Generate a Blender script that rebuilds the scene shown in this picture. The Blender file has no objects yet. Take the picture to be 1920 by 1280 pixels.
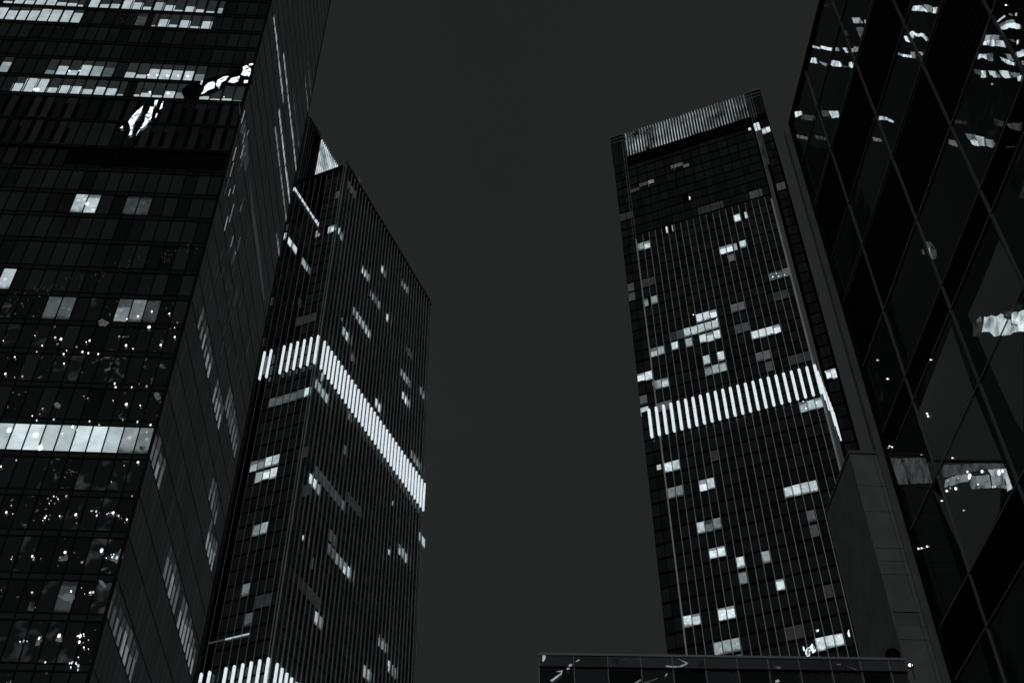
import bpy, math, random
from mathutils import Matrix, Vector
random.seed(11)
S = bpy.context.scene
COL = S.collection
R = math.radians

# ------------------------------------------------------------------ camera
PITCH, ROLL, FPX = R(45.794), R(-0.467), 2306.7
CAM_Z = 1.6
cam_data = bpy.data.cameras.new('camera'); cam = bpy.data.objects.new('camera', cam_data)
COL.objects.link(cam); S.camera = cam
cam_data.sensor_width = 36; cam_data.lens = 36 * FPX / 1920
cam_data.clip_start = 0.1; cam_data.clip_end = 8000
_fw = Vector((0, math.cos(PITCH), math.sin(PITCH))); _u = Vector((0, -math.sin(PITCH), math.cos(PITCH))); _r = Vector((1, 0, 0))
RIGHT = _r * math.cos(ROLL) + _u * math.sin(ROLL); UP = -_r * math.sin(ROLL) + _u * math.cos(ROLL)
_m = Matrix((RIGHT, UP, -_fw)).transposed().to_4x4(); _m.translation = (0, 0, CAM_Z)
cam.matrix_world = _m

# ------------------------------------------------------------------ night sky, faint city glow
world = bpy.data.worlds.new('World'); S.world = world; world.use_nodes = True
wt = world.node_tree; wt.nodes.clear()
sky = wt.nodes.new('ShaderNodeTexSky'); sky.sky_type = 'NISHITA'; sky.sun_disc = False
sky.sun_elevation = R(20); sky.sun_rotation = R(199)
bw = wt.nodes.new('ShaderNodeRGBToBW'); wt.links.new(sky.outputs[0], bw.inputs[0])
mul = wt.nodes.new('ShaderNodeMath'); mul.operation = 'MULTIPLY'; mul.inputs[1].default_value = 0.0012
wt.links.new(bw.outputs[0], mul.inputs[0])
add = wt.nodes.new('ShaderNodeMath'); add.operation = 'ADD'; add.inputs[1].default_value = 0.178
wt.links.new(mul.outputs[0], add.inputs[0])
tint = wt.nodes.new('ShaderNodeVectorMath'); tint.operation = 'SCALE'
tint.inputs[0].default_value = (0.90, 1.03, 0.99)
tc = wt.nodes.new('ShaderNodeTexCoord'); nz = wt.nodes.new('ShaderNodeTexNoise'); nz.inputs['Scale'].default_value = 2.2; nz.inputs['Detail'].default_value = 5
wt.links.new(tc.outputs['Generated'], nz.inputs['Vector'])
mr = wt.nodes.new('ShaderNodeMapRange'); mr.inputs[1].default_value = .3; mr.inputs[2].default_value = .7; mr.inputs[3].default_value = .90; mr.inputs[4].default_value = 1.10
wt.links.new(nz.outputs['Fac'], mr.inputs[0])
mm = wt.nodes.new('ShaderNodeMath'); mm.operation = 'MULTIPLY'; wt.links.new(add.outputs[0], mm.inputs[0]); wt.links.new(mr.outputs[0], mm.inputs[1])
wt.links.new(mm.outputs[0], tint.inputs['Scale'])
bg = wt.nodes.new('ShaderNodeBackground'); bg.inputs[1].default_value = 0.1
wt.links.new(tint.outputs[0], bg.inputs[0])
wo = wt.nodes.new('ShaderNodeOutputWorld'); wt.links.new(bg.outputs[0], wo.inputs[0])

sd = bpy.data.lights.new('city_glow', 'SUN'); sun = bpy.data.objects.new('city_glow', sd); COL.objects.link(sun)
sd.energy = 0.30; sd.angle = R(12); sd.color = (0.90, 1.0, 0.98)
to_light = Vector((math.sin(R(199)) * math.cos(R(20)), math.cos(R(199)) * math.cos(R(20)), math.sin(R(20))))
sun.rotation_euler = to_light.to_track_quat('Z', 'Y').to_euler(); sun.location = (0, -20, 60)

S.view_settings.view_transform = 'Standard'; S.view_settings.look = 'None'
S.view_settings.exposure = 0; S.view_settings.gamma = 1; S.view_settings.use_curve_mapping = False

# ------------------------------------------------------------------ pixel -> facade helpers (facades are vertical planes in the world)
def ray(px, py):
    return _fw + RIGHT * ((px - 960) / FPX) - UP * ((py - 640) / FPX)
class Face:
    """vertical facade plane: origin, direction of u, w is metres outward"""
    def __init__(s, o, az, out=1):
        s.o = o; s.d = (math.sin(az), math.cos(az)); s.n = (s.d[1] * out, -s.d[0] * out); s.rz = math.atan2(s.d[1], s.d[0])
    def uv(s, px, py, w=0):
        r = ray(px, py); ox = s.o[0] + s.n[0] * w; oy = s.o[1] + s.n[1] * w
        t = (ox * s.n[0] + oy * s.n[1]) / (r[0] * s.n[0] + r[1] * s.n[1])
        x, y = r[0] * t, r[1] * t
        return ((x - ox) * s.d[0] + (y - oy) * s.d[1], CAM_Z + r[2] * t)
    def p(s, u, z, w=0):
        return Vector((s.o[0] + s.d[0] * u + s.n[0] * w, s.o[1] + s.d[1] * u + s.n[1] * w, z))
def at(px, py, d):
    r = ray(px, py); h = math.hypot(r[0], r[1]); return (r[0] / h * d, r[1] / h * d)

# ------------------------------------------------------------------ materials
def mat(name, col, rough=0.5, metal=0.0, emit=0.0, ecol=(0.80, 0.93, 0.97), noise=None, bump=0, ior=1.5, spec=0.5):
    m = bpy.data.materials.new(name); m.use_nodes = True; nt = m.node_tree; b = nt.nodes['Principled BSDF']
    b.inputs['Base Color'].default_value = (*col, 1); b.inputs['Roughness'].default_value = rough
    b.inputs['Metallic'].default_value = metal; b.inputs['IOR'].default_value = ior
    b.inputs['Specular IOR Level'].default_value = spec
    b.inputs['Emission Color'].default_value = (*ecol, 1); b.inputs['Emission Strength'].default_value = emit
    if noise:
        sc, lo, hi = noise
        g = nt.nodes.new('ShaderNodeNewGeometry'); n = nt.nodes.new('ShaderNodeTexNoise'); n.inputs['Scale'].default_value = sc
        n.inputs['Detail'].default_value = 4
        nt.links.new(g.outputs['Position'], n.inputs['Vector'])
        r = nt.nodes.new('ShaderNodeMapRange'); r.inputs[1].default_value = 0.3; r.inputs[2].default_value = 0.7
        r.inputs[3].default_value = lo; r.inputs[4].default_value = hi
        nt.links.new(n.outputs['Fac'], r.inputs[0])
        if emit > 0:
            nt.links.new(r.outputs[0], b.inputs['Emission Strength']); 
            r.inputs[3].default_value = lo * emit; r.inputs[4].default_value = hi * emit
        else:
            v = nt.nodes.new('ShaderNodeVectorMath'); v.operation = 'SCALE'; v.inputs[0].default_value = col
            nt.links.new(r.outputs[0], v.inputs['Scale']); nt.links.new(v.outputs[0], b.inputs['Base Color'])
        if bump:
            bp = nt.nodes.new('ShaderNodeBump'); bp.inputs['Strength'].default_value = bump
            nt.links.new(n.outputs['Fac'], bp.inputs['Height']); nt.links.new(bp.outputs[0], b.inputs['Normal'])
    return m
def glass(name, lo, hi, island=False, bump=0.02, rough=0.03, spec=0.5, dark=0.35):
    """opaque curtain-wall pane: mirror-like skin, tone lifted by added emission whose level differs from pane to pane"""
    m = mat(name, (0.006, 0.007, 0.007), rough=rough, spec=spec); nt = m.node_tree; b = nt.nodes['Principled BSDF']
    g = nt.nodes.new('ShaderNodeNewGeometry'); oi = nt.nodes.new('ShaderNodeObjectInfo')
    rnd = g.outputs['Random Per Island'] if island else oi.outputs['Random']
    n = nt.nodes.new('ShaderNodeTexNoise'); n.inputs['Scale'].default_value = 0.11; n.inputs['Detail'].default_value = 1
    nt.links.new(g.outputs['Position'], n.inputs['Vector'])
    a = nt.nodes.new('ShaderNodeMath'); a.operation = 'ADD'; nt.links.new(rnd, a.inputs[0]); nt.links.new(n.outputs['Fac'], a.inputs[1])
    r = nt.nodes.new('ShaderNodeMapRange'); r.inputs[1].default_value = 0.55; r.inputs[2].default_value = 1.35
    r.inputs[3].default_value = lo; r.inputs[4].default_value = hi
    nt.links.new(a.outputs[0], r.inputs[0]); nt.links.new(r.outputs[0], b.inputs['Emission Strength'])
    if bump:
        n2 = nt.nodes.new('ShaderNodeTexNoise'); n2.inputs['Scale'].default_value = 0.35; n2.inputs['Detail'].default_value = 1
        nt.links.new(g.outputs['Position'], n2.inputs['Vector'])
        bp = nt.nodes.new('ShaderNodeBump'); bp.inputs['Strength'].default_value = bump; bp.inputs['Distance'].default_value = 1
        nt.links.new(n2.outputs['Fac'], bp.inputs['Height']); nt.links.new(bp.outputs[0], b.inputs['Normal'])
    return m
G_A = glass('tower_glass', 0.0008, 0.0062)
G_AS = glass('tower_glass_far', 0.0008, 0.0055, island=True)
G_A2 = glass('side_glass', 0.0045, 0.0072, island=True, spec=0.9)
G_B = glass('office_glass', 0.0014, 0.0040, island=True)
G_BD = glass('blue_black_glass', 0.0008, 0.0035, island=True, spec=0.3)
G_D = glass('dark_glass', 0.0003, 0.0014, spec=0.2)
G_G = glass('parapet_glass', 0.0075, 0.0120)
M_BLACK = mat('black_frame', (0.004, 0.004, 0.004), rough=0.6, spec=0.1)
M_SPAN = mat('spandrel_panel', (0.016, 0.018, 0.018), rough=0.5, spec=0.15, noise=(0.25, 0.5, 1.2))
M_DARK = mat('dark_metal', (0.02, 0.021, 0.021), rough=0.4, spec=0.3, noise=(0.3, 0.5, 1.3))
M_VOID = mat('matt_black_panel', (0.004, 0.004, 0.004), rough=0.8, spec=0.05)
M_FIN = mat('grey_aluminium', (0.74, 0.78, 0.77), rough=0.45, metal=0.0, noise=(0.15, 0.8, 1.15))
M_FIND = mat('dull_aluminium', (0.32, 0.345, 0.34), rough=0.45, noise=(0.15, 0.8, 1.15))
M_MUL = mat('pale_mullion', (0.12, 0.13, 0.127), rough=0.5, noise=(0.2, 0.8, 1.1))
M_TRAN = mat('transom_metal', (0.26, 0.28, 0.275), rough=0.5, noise=(0.2, 0.8, 1.1))
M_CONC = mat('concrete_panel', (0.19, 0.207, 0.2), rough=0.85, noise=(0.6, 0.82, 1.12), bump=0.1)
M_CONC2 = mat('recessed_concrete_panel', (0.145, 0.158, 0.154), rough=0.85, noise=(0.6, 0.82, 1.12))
M_ASPH = mat('asphalt', (0.05, 0.05, 0.05), rough=0.9, noise=(3, 0.8, 1.2))
M_CORE = mat('core_black', (0.003, 0.003, 0.003), rough=1, spec=0)
LIT = {}
def lit(l):
    k = min((0.015, 0.03, 0.06, 0.12, 0.25, 0.45, 0.7, 1.0), key=lambda q: abs(math.log(q / max(l, 0.01))))
    if k not in LIT:
        LIT[k] = mat('lit_room_%d' % round(k * 1000), (0.01, 0.01, 0.01), rough=0.1, spec=0.3, emit=k * 0.80, ecol=(0.80, 0.93, 0.97) if k > .2 else (0.84, 0.96, 0.96),
                     noise=(0.8 if k > 0.1 else 0.3, 0.72, 1.16))
    return LIT[k]
ROOM = {}
def room(l):
    """lit room behind a pane: blind drawn part of the way, ceiling lights, dark clutter on the sill"""
    k = min((0.06, 0.12, 0.25, 0.45, 0.7, 1.0), key=lambda q: abs(math.log(q / max(l, 0.01))))
    if k in ROOM: return ROOM[k]
    m = mat('room_%d' % round(k * 100), (0.01, 0.01, 0.01), rough=0.1, spec=0.3); nt = m.node_tree; b = nt.nodes['Principled BSDF']
    N = lambda t, op=None: nt.nodes.new(t)
    def math_(op, a, c, d=None):
        n = nt.nodes.new('ShaderNodeMath'); n.operation = op
        for i, q in enumerate((a, c, d)):
            if q is None: continue
            if isinstance(q, (int, float)): n.inputs[i].default_value = q
            else: nt.links.new(q, n.inputs[i])
        return n.outputs[0]
    def rng(v, a, c, lo, hi):
        n = nt.nodes.new('ShaderNodeMapRange'); nt.links.new(v, n.inputs[0])
        for i, q in enumerate((a, c, lo, hi)):
            if isinstance(q, (int, float)): n.inputs[i + 1].default_value = q
            else: nt.links.new(q, n.inputs[i + 1])
        return n.outputs[0]
    tcn = N('ShaderNodeTexCoord'); sp = N('ShaderNodeSeparateXYZ'); nt.links.new(tcn.outputs['Object'], sp.inputs[0])
    oi = N('ShaderNodeObjectInfo'); g = N('ShaderNodeNewGeometry')
    n1 = N('ShaderNodeTexNoise'); n1.inputs['Scale'].default_value = 1.1; n1.inputs['Detail'].default_value = 3; nt.links.new(g.outputs['Position'], n1.inputs['Vector'])
    n2 = N('ShaderNodeTexVoronoi'); n2.inputs['Scale'].default_value = 1.25; nt.links.new(g.outputs['Position'], n2.inputs['Vector'])
    z = math_('ADD', sp.outputs[2], 0.5)
    zj = math_('ADD', z, math_('MULTIPLY', math_('SUBTRACT', n1.outputs['Fac'], .5), .25))
    cut = rng(oi.outputs['Random'], 0, 1, .55, 1.25)
    blind = rng(math_('SUBTRACT', zj, cut), -.04, .06, 1.0, .28)
    sill = rng(zj, rng(oi.outputs['Random'], 0, 1, -.05, .10), rng(oi.outputs['Random'], 0, 1, .05, .26), .25, 1.0)
    spot = rng(n2.outputs['Distance'], .10, .28, .75, 0)
    vary = rng(n1.outputs['Fac'], .3, .7, .7, 1.12)
    e = math_('MULTIPLY', math_('MULTIPLY', blind, sill), math_('ADD', vary, spot))
    e = math_('MULTIPLY', e, math_('MULTIPLY', rng(oi.outputs['Random'], 0, 1, 1.1, .75), k * .92))
    nt.links.new(e, b.inputs['Emission Strength'])
    ROOM[k] = m; return m
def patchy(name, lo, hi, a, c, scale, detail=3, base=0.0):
    """reflected light painted in as uneven emission, as in warped glass"""
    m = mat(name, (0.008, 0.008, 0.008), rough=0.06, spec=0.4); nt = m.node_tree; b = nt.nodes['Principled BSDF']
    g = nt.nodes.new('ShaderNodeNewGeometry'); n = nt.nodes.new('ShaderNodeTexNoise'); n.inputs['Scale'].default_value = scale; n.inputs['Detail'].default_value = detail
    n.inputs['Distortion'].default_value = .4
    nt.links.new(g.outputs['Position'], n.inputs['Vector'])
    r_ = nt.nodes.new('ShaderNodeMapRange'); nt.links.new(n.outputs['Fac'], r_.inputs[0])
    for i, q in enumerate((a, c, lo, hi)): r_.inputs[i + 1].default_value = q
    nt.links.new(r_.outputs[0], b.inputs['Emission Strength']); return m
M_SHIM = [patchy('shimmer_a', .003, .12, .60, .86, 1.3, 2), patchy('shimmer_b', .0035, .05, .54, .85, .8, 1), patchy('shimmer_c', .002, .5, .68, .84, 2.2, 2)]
M_GLARE_OR_BRIGHT = patchy('glare_or_bright_pane', .15, 1.5, .40, .46, 1.6, 4)
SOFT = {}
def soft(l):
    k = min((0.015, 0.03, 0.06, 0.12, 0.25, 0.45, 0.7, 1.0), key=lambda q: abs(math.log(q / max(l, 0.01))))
    if k not in SOFT: SOFT[k] = patchy('glow_or_reflection_%d' % round(k * 1000), k * .12, k * .95, .30, .60, 1.3, 3)
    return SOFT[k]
M_LAMP_GLINT = mat('lamp_and_glint_white', (0.8, 0.8, 0.8), emit=2.0)
M_BAR = mat('light_bar', (0.8, 0.8, 0.8), emit=0.78, ecol=(0.86, 0.95, 1.0), noise=(1.6, 0.85, 1.12))
M_GLOWC = mat('dim_louvre', (0.5, 0.5, 0.5), emit=0.25, noise=(0.25, -.35, 2.3))
M_GLOW = mat('lit_louvre', (0.5, 0.5, 0.5), emit=0.55, noise=(0.22, 0.3, 1.6))

# ------------------------------------------------------------------ builders
def add_obj(name, me, parent=None):
    o = bpy.data.objects.new(name, me); COL.objects.link(o)
    if parent: o.parent = parent
    return o
def root_of(par):
    v = Vector((0, 0, 0))
    while par is not None: v = v + par.location; par = par.parent
    return v
def thing(name, label, cat, loc, group=None):
    o = add_obj(name, None); o.location = loc; o['label'] = label; o['category'] = cat
    if group: o['group'] = group
    return o
BOXV = [(-.5,-.5,-.5),(.5,-.5,-.5),(.5,.5,-.5),(-.5,.5,-.5),(-.5,-.5,.5),(.5,-.5,.5),(.5,.5,.5),(-.5,.5,.5)]
BOXF = [(0,3,2,1),(4,5,6,7),(0,1,5,4),(1,2,6,5),(2,3,7,6),(3,0,4,7)]
_bm = {}
def unit(m):
    if m.name not in _bm:
        me = bpy.data.meshes.new('box_' + m.name); me.from_pydata(BOXV, [], BOXF); me.materials.append(m); _bm[m.name] = me
    return _bm[m.name]
def box(name, F, u0, u1, z0, z1, w0, w1, m, parent, jit=0):
    o = add_obj(name, unit(m), parent)
    o.location = F.p((u0 + u1) / 2, (z0 + z1) / 2, (w0 + w1) / 2) - root_of(parent)
    j = [random.uniform(-jit, jit) for _ in range(2)] if jit else (0, 0)
    o.rotation_euler = (j[0], 0, F.rz + j[1]); o.scale = (abs(u1 - u0), abs(w1 - w0), abs(z1 - z0))
    return o
class MB:
    def __init__(s): s.v = []; s.f = []
    def box(s, F, u0, u1, z0, z1, w0, w1, tilt=0):
        b = len(s.v); t = random.uniform(-tilt, tilt) if tilt else 0
        for (x, y, z) in BOXV:
            s.v.append(F.p(u0 + (x + .5) * (u1 - u0), z0 + (z + .5) * (z1 - z0), w0 + (y + .5) * (w1 - w0) + t * z))
        s.f += [tuple(b + i for i in q) for q in BOXF]
    def bar(s, a, b, r, n=6):
        """round bar from a to b"""
        a = Vector(a); b = Vector(b); ax = (b - a).normalized(); e = ax.orthogonal().normalized(); g = ax.cross(e); k = len(s.v)
        for q in (a, b):
            for i in range(n):
                t = 2 * math.pi * i / n; s.v.append(q + (e * math.cos(t) + g * math.sin(t)) * r)
        for i in range(n): s.f.append((k + i, k + (i + 1) % n, k + n + (i + 1) % n, k + n + i))
        s.f.append(tuple(k + i for i in range(n))[::-1]); s.f.append(tuple(k + n + i for i in range(n)))
    def build(s, name, m, parent=None, stuff=False, kind=None):
        off = root_of(parent); me = bpy.data.meshes.new(name)
        me.from_pydata([tuple(Vector(v) - off) for v in s.v], [], s.f); me.materials.append(m)
        o = add_obj(name, me, parent)
        if stuff: o['kind'] = 'stuff'
        if kind: o['kind'] = kind
        return o
def plate(name, F, pts, w, m, parent, th=0.03):
    """thin plate whose outline is given as facade points (u, z)"""
    ctr = F.p(sum(p[0] for p in pts) / len(pts), sum(p[1] for p in pts) / len(pts), w)
    n = len(pts); v = [F.p(u, z, w) - ctr for u, z in pts] + [F.p(u, z, w + th) - ctr for u, z in pts]
    f = [tuple(range(n)), tuple(range(2 * n - 1, n - 1, -1))] + [(i, n + i, n + (i + 1) % n, (i + 1) % n) for i in range(n)]
    me = bpy.data.meshes.new(name); me.from_pydata([tuple(q) for q in v], [], f); me.materials.append(m)
    o = add_obj(name, me, parent); o.location = ctr - root_of(parent); return o
def pxplate(name, F, px, w, m, parent, th=0.03, wob=0):
    """outline digitised from facade survey points, edges made slightly wavy"""
    pts = [F.uv(x, y, w) for x, y in px]
    if wob:
        q = []
        for i in range(len(pts)):
            a, b = pts[i], pts[(i + 1) % len(pts)]; L = math.hypot(b[0] - a[0], b[1] - a[1]); n = max(1, min(9, int(L / wob / 2.5)))
            for k in range(n):
                t = k / n; j = wob * 0.5 if k else wob * 0.2
                q.append((a[0] + (b[0] - a[0]) * t + random.uniform(-j, j), a[1] + (b[1] - a[1]) * t + random.uniform(-j, j)))
        pts = q
    return plate(name, F, pts, w, m, parent, th)
def ball_mesh(name, m, nu=8, nv=5):
    v = [(0, 0, 1)]; f = []
    for j in range(1, nv):
        for i in range(nu):
            a = math.pi * j / nv; t = 2 * math.pi * i / nu; v.append((math.sin(a) * math.cos(t), math.sin(a) * math.sin(t), math.cos(a)))
    v.append((0, 0, -1)); L = len(v) - 1
    for i in range(nu):
        f.append((0, 1 + i, 1 + (i + 1) % nu)); f.append((L, L - nu + (i + 1) % nu, L - nu + i))
        for j in range(nv - 2):
            a = 1 + j * nu; f.append((a + i, a + nu + i, a + nu + (i + 1) % nu, a + (i + 1) % nu))
    me = bpy.data.meshes.new(name); me.from_pydata(v, [], f); me.materials.append(m); return me
LAMP_GLINT_M = ball_mesh('bulb_or_glint', M_LAMP_GLINT)
LAMP_GLINT_V = [LAMP_GLINT_M, LAMP_GLINT_M, ball_mesh('bulb_or_glint', mat('lamp_glint_soft', (.8, .8, .8), emit=.75)), ball_mesh('bulb_or_glint', mat('lamp_glint_dim', (.8, .8, .8), emit=.3))]
def lamp(F, px, py, r, parent, tall=1.6, w=0.03):  # serves real lamps and painted point reflections alike
    u, z = F.uv(px, py, w); o = add_obj('lamp_or_glint', random.choice(LAMP_GLINT_V) if r < .12 else LAMP_GLINT_M, parent); r *= random.uniform(.65, .95); tall *= random.uniform(.7, 1.2)
    o.location = F.p(u, z, w) - root_of(parent); o.scale = (r, 0.06, r * tall); o.rotation_euler = (0, 0, F.rz); return o
def bar_mesh(h, w, d, m):
    """upright light bar with rounded ends"""
    n = 6; v = []; f = []
    prof = [(math.cos(math.pi * i / n) * w / 2, h / 2 - w / 2 + math.sin(math.pi * i / n) * w / 2) for i in range(n + 1)]
    prof += [(-x, -z) for x, z in prof]; k = len(prof)
    for y in (-d / 2, d / 2): v += [(x, y, z) for x, z in prof]
    f = [tuple(range(k)), tuple(range(2 * k - 1, k - 1, -1))] + [(i, k + i, k + (i + 1) % k, (i + 1) % k) for i in range(k)]
    me = bpy.data.meshes.new('light_bar'); me.from_pydata(v, [], f); me.materials.append(m); return me
def put(name, me, F, u, z, w, parent):
    o = add_obj(name, me, parent); o.location = F.p(u, z, w) - root_of(parent); o.rotation_euler = (0, 0, F.rz); return o

# ------------------------------------------------------------------ ground and street
gm = bpy.data.meshes.new('ground'); gm.from_pydata([(-3000,-3000,0),(3000,-3000,0),(3000,3000,0),(-3000,3000,0)], [], [(0,1,2,3)])
gm.materials.append(M_ASPH); g = add_obj('ground', gm); g['kind'] = 'structure'

# ================================================================== LEFT TOWER
A1 = Face(at(336, 640, 84), R(86.4)); A2 = Face(A1.o, R(-2.2))
TA = thing('glass_skyscraper', 'tall dark glass skyscraper at the left edge with rows of lit office floors', 'skyscraper', A1.p(0, 0, 0))
ZT = 215.0
core = MB(); 
core.box(A1, -40, -0.3, 0, ZT - 1, -29.4, -0.4)
core.build('core_wall', M_CORE, TA)
lines = [141.0, 137.15, 133.3, 129.5, 125.5, 121.7, 116.8, 112.0, 108.15, 104.2, 100.4, 96.4, 92.25, 88.55, 84.7, 80.9, 76.85, 72.55, 68.9, 64.9, 60.9, 56.85, 53.3, 49.1]
z = lines[0]
up = []
while z < ZT - 5: z += 3.9; up.append(z)
lines = up[::-1] + lines
z = lines[-1]
while z > 5: z -= 3.95; lines.append(z)
lines = sorted(lines)                                # every floor line; pane above it, spandrel below it
PITCH_A = 1.312; NCOL = 30
LITROWS = {  # floor line : [(left px, width px, share of the height, level)]
 141.0: [(4,20,.2,.8),(24,20,1,.8),(44,20,.35,.8),(64,20,1,.8),(84,20,.55,.8),(104,20,.3,.8),(124,20,.3,.8),(144,11,.15,.8),(164,20,.8,.8),(185,19,.35,.8),(205,19,.35,.8),(226,20,1,.8),(246,19,.55,.8),(266,18,.3,.8),(286,19,.65,.5),(306,20,.45,.8),(325,19,.15,.7),(345,19,.45,.8),(365,18,.3,.8),(385,18,.15,.7),(406,10,.45,.4)],
 137.15: [(-13,19,.9,.7),(7,20,.7,.75),(28,19,.8,.75),(48,19,.8,.8),(68,19,1,.7),(88,20,.95,.75),(110,19,.95,.7),(130,18,.8,.6),(282,11,.15,.7),(294,20,.6,.8),(314,19,.22,.8),(334,20,.6,.8),(355,19,.2,.8),(375,20,.6,.8)],
 125.5: [(-7,20,.7,.45),(82,18,.3,.2),(102,20,.6,.7),(122,21,.35,.75),(143,22,.7,.75),(167,20,.7,.35),(189,20,.6,.12),(231,20,.4,.7),(252,21,.3,.7),(274,20,.7,.75),(295,22,.7,.75),(318,21,.6,.75),(341,20,.65,.7),(362,20,.5,.2)],
 121.7: [(17,20,.6,.7),(38,22,.95,.7),(60,22,.9,.7),(83,21,.35,.6),(105,21,.6,.65),(127,21,.55,.65),(149,22,.35,.65),(172,21,.55,.65),(194,21,.5,.65),(216,14,.15,.4),(249,12,.18,.6),(261,21,.35,.75),(282,21,.2,.65),(304,21,.5,.75),(325,20,.4,.2),(372,19,.25,.8),(392,20,.15,.7),(414,20,.15,.6),(435,18,.1,.4)],
}
def col_at(px, zz):
    # facade u of an image column at the given height
    lo, hi = -45.0, 2.0
    for _ in range(30):
        mid = (lo + hi) / 2; p = A1.p(mid, zz) - Vector((0, 0, CAM_Z))
        x = 960 + FPX * p.dot(RIGHT) / p.dot(_fw)
        if x < px: lo = mid
        else: hi = mid
    return lo
FULL = {}
def full(zline, cols, level):
    for c in cols: FULL[(zline, c)] = level
full(100.4, (), 0)
def cell_of(px, py):
    u, zz = A1.uv(px, py); c = int(-u / PITCH_A); zl = max(l for l in lines if l <= zz); return (zl, c)
for px, py, lv in [(144,382,.6),(169,380,.8),(247,388,.06),(268,388,.07),(8,515,.7),(92,577,.14),(118,577,.16),(231,583,.22),(255,585,.30),(281,588,.07),(308,590,.05),
                   (220,640,.03),(255,645,.03),(300,645,.03),(295,740,.04),(245,760,.03),(285,880,.02),(235,900,.02),(215,960,.035),(190,930,.02),(165,925,.03),(95,905,.02),(20,920,.03),
                   (30,970,.03),(120,980,.02),(140,1030,.04),(115,1035,.05),(195,1050,.05),(180,1040,.03),(20,1105,.03),(50,1115,.04),(80,1110,.05),(105,1110,.05),(130,1115,.06),(160,1110,.04),(185,1120,.03),
                   (70,1190,.04),(105,1195,.05),(140,1195,.04),(40,1195,.02),(85,1265,.02),(20,1260,.02),(100,65,.03),(190,45,.04),(215,45,.05),(235,45,.05),(255,48,.06),(330,45,.03),(360,45,.03)]:
    FULL[cell_of(px, py)] = lv
for i in range(13): FULL[(68.9, i)] = [.3, .5, .75, .9, .9, .75, .7, .9, .9, .75, .9, .9, .75][i]
PART_LIMIT = 286
cells = []
for zi in range(len(lines) - 1):
    z0, z1 = lines[zi], lines[zi + 1]
    for c in range(NCOL): cells.append((z0, z1, c))
def inframe(z0, c):
    p = A1.p(-(c + .5) * PITCH_A, z0 + 1.5) - Vector((0, 0, CAM_Z)); d = p.dot(_fw)
    x = 960 + FPX * p.dot(RIGHT) / d; y = 640 - FPX * p.dot(UP) / d
    return x > -12 and -15 < y < 1295
vis = [c for c in cells if inframe(c[0], c[2])]
vis.sort(key=lambda c: c[0]); indiv = set(vis[:PART_LIMIT])
rest = MB()
for cell in cells:
    z0, z1, c = cell; mech = z0 in (112.0, 116.8)
    sp = 0.62 if not mech else 0.35
    u1 = -c * PITCH_A - 0.045; u0 = -(c + 1) * PITCH_A + 0.045
    lv = FULL.get((z0, c))
    if lv:
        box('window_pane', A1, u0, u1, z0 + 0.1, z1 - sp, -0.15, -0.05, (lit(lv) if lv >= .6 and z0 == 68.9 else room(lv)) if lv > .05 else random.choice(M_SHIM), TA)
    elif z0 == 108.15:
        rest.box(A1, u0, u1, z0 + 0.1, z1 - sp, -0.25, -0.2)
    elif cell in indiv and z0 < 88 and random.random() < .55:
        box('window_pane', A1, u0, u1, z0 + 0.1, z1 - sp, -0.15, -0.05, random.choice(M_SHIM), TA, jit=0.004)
    elif cell in indiv:
        box('window_pane', A1, u0, u1, z0 + 0.1, z1 - sp, -0.15, -0.05, G_A, TA, jit=0.004)
    else:
        rest.box(A1, u0, u1, z0 + 0.1, z1 - sp, -0.15, -0.05, tilt=0.01)
rest.build('window_panes', G_AS, TA, stuff=True)
# lit lower parts of panes, the roller blinds above stay grey
for zl, items in LITROWS.items():
    zn = lines[lines.index(zl) + 1]; H = zn - zl - 0.72
    for (px, wd, fr, lv) in items:
        ua = col_at(px + 1, zl + 0.1); ub = col_at(px + wd - 0.5, zl + 0.1)
        h = H * min(1, fr + random.uniform(-.04, .04)); j = lambda: random.uniform(-.07, .07)
        r = 0.1
        pts = [(ua + .02, zl + .1 + abs(j())), ((ua + ub) / 2, zl + .1 + abs(j())), (ub - .02, zl + .1 + abs(j())), (ub, zl + h - r), (ub - r, zl + h), (ua + r, zl + h + j() * .5), (ua, zl + h - r)]
        plate('lit_window_or_glow', A1, pts, -0.04, lit(lv), TA, 0.02)
        if fr < .98: box('roller_blind', A1, ua, ub, zl + h + .02, zl + .1 + H, -0.04, -0.02, lit(.03 if zl < 130 else .025), TA)
# mullions and spandrels
for c in range(NCOL + 1):
    box('mullion', A1, -c * PITCH_A - .045, -c * PITCH_A + .045, 0, ZT, -0.1, 0.07, M_BLACK, TA)
for i, zl in enumerate(lines):
    if 112 <= zl < 121: h = 0.32
    else: h = 0.62
    box('spandrel', A1, -NCOL * PITCH_A, -0.03, zl - h + .06, zl - .06, -0.1, -0.01, M_SPAN, TA)
    for zz in (zl, zl - h):
        box('transom', A1, -NCOL * PITCH_A, -0.03, zz - .06, zz + .06, -0.1, 0.045, M_BLACK, TA)
for zl, zh in ((112.4, 116.3), (117.1, 121.1)):      # ventilation slots of the plant floor
    for c in range(24):
        if (zl > 115 and random.random() < .12) or (zl < 115 and 8 <= c <= 12): continue
        u = -(c + 1) * PITCH_A + .05
        box('ventilation_slot', A1, u, u + .38, zl, zh - random.choice((0, 0, 1.2)), -0.05, 0.0, M_VOID, TA)
box('plant_screen', A1, -17.0, -0.2, 108.5, 111.3, -0.06, -0.03, M_VOID, TA)
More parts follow.
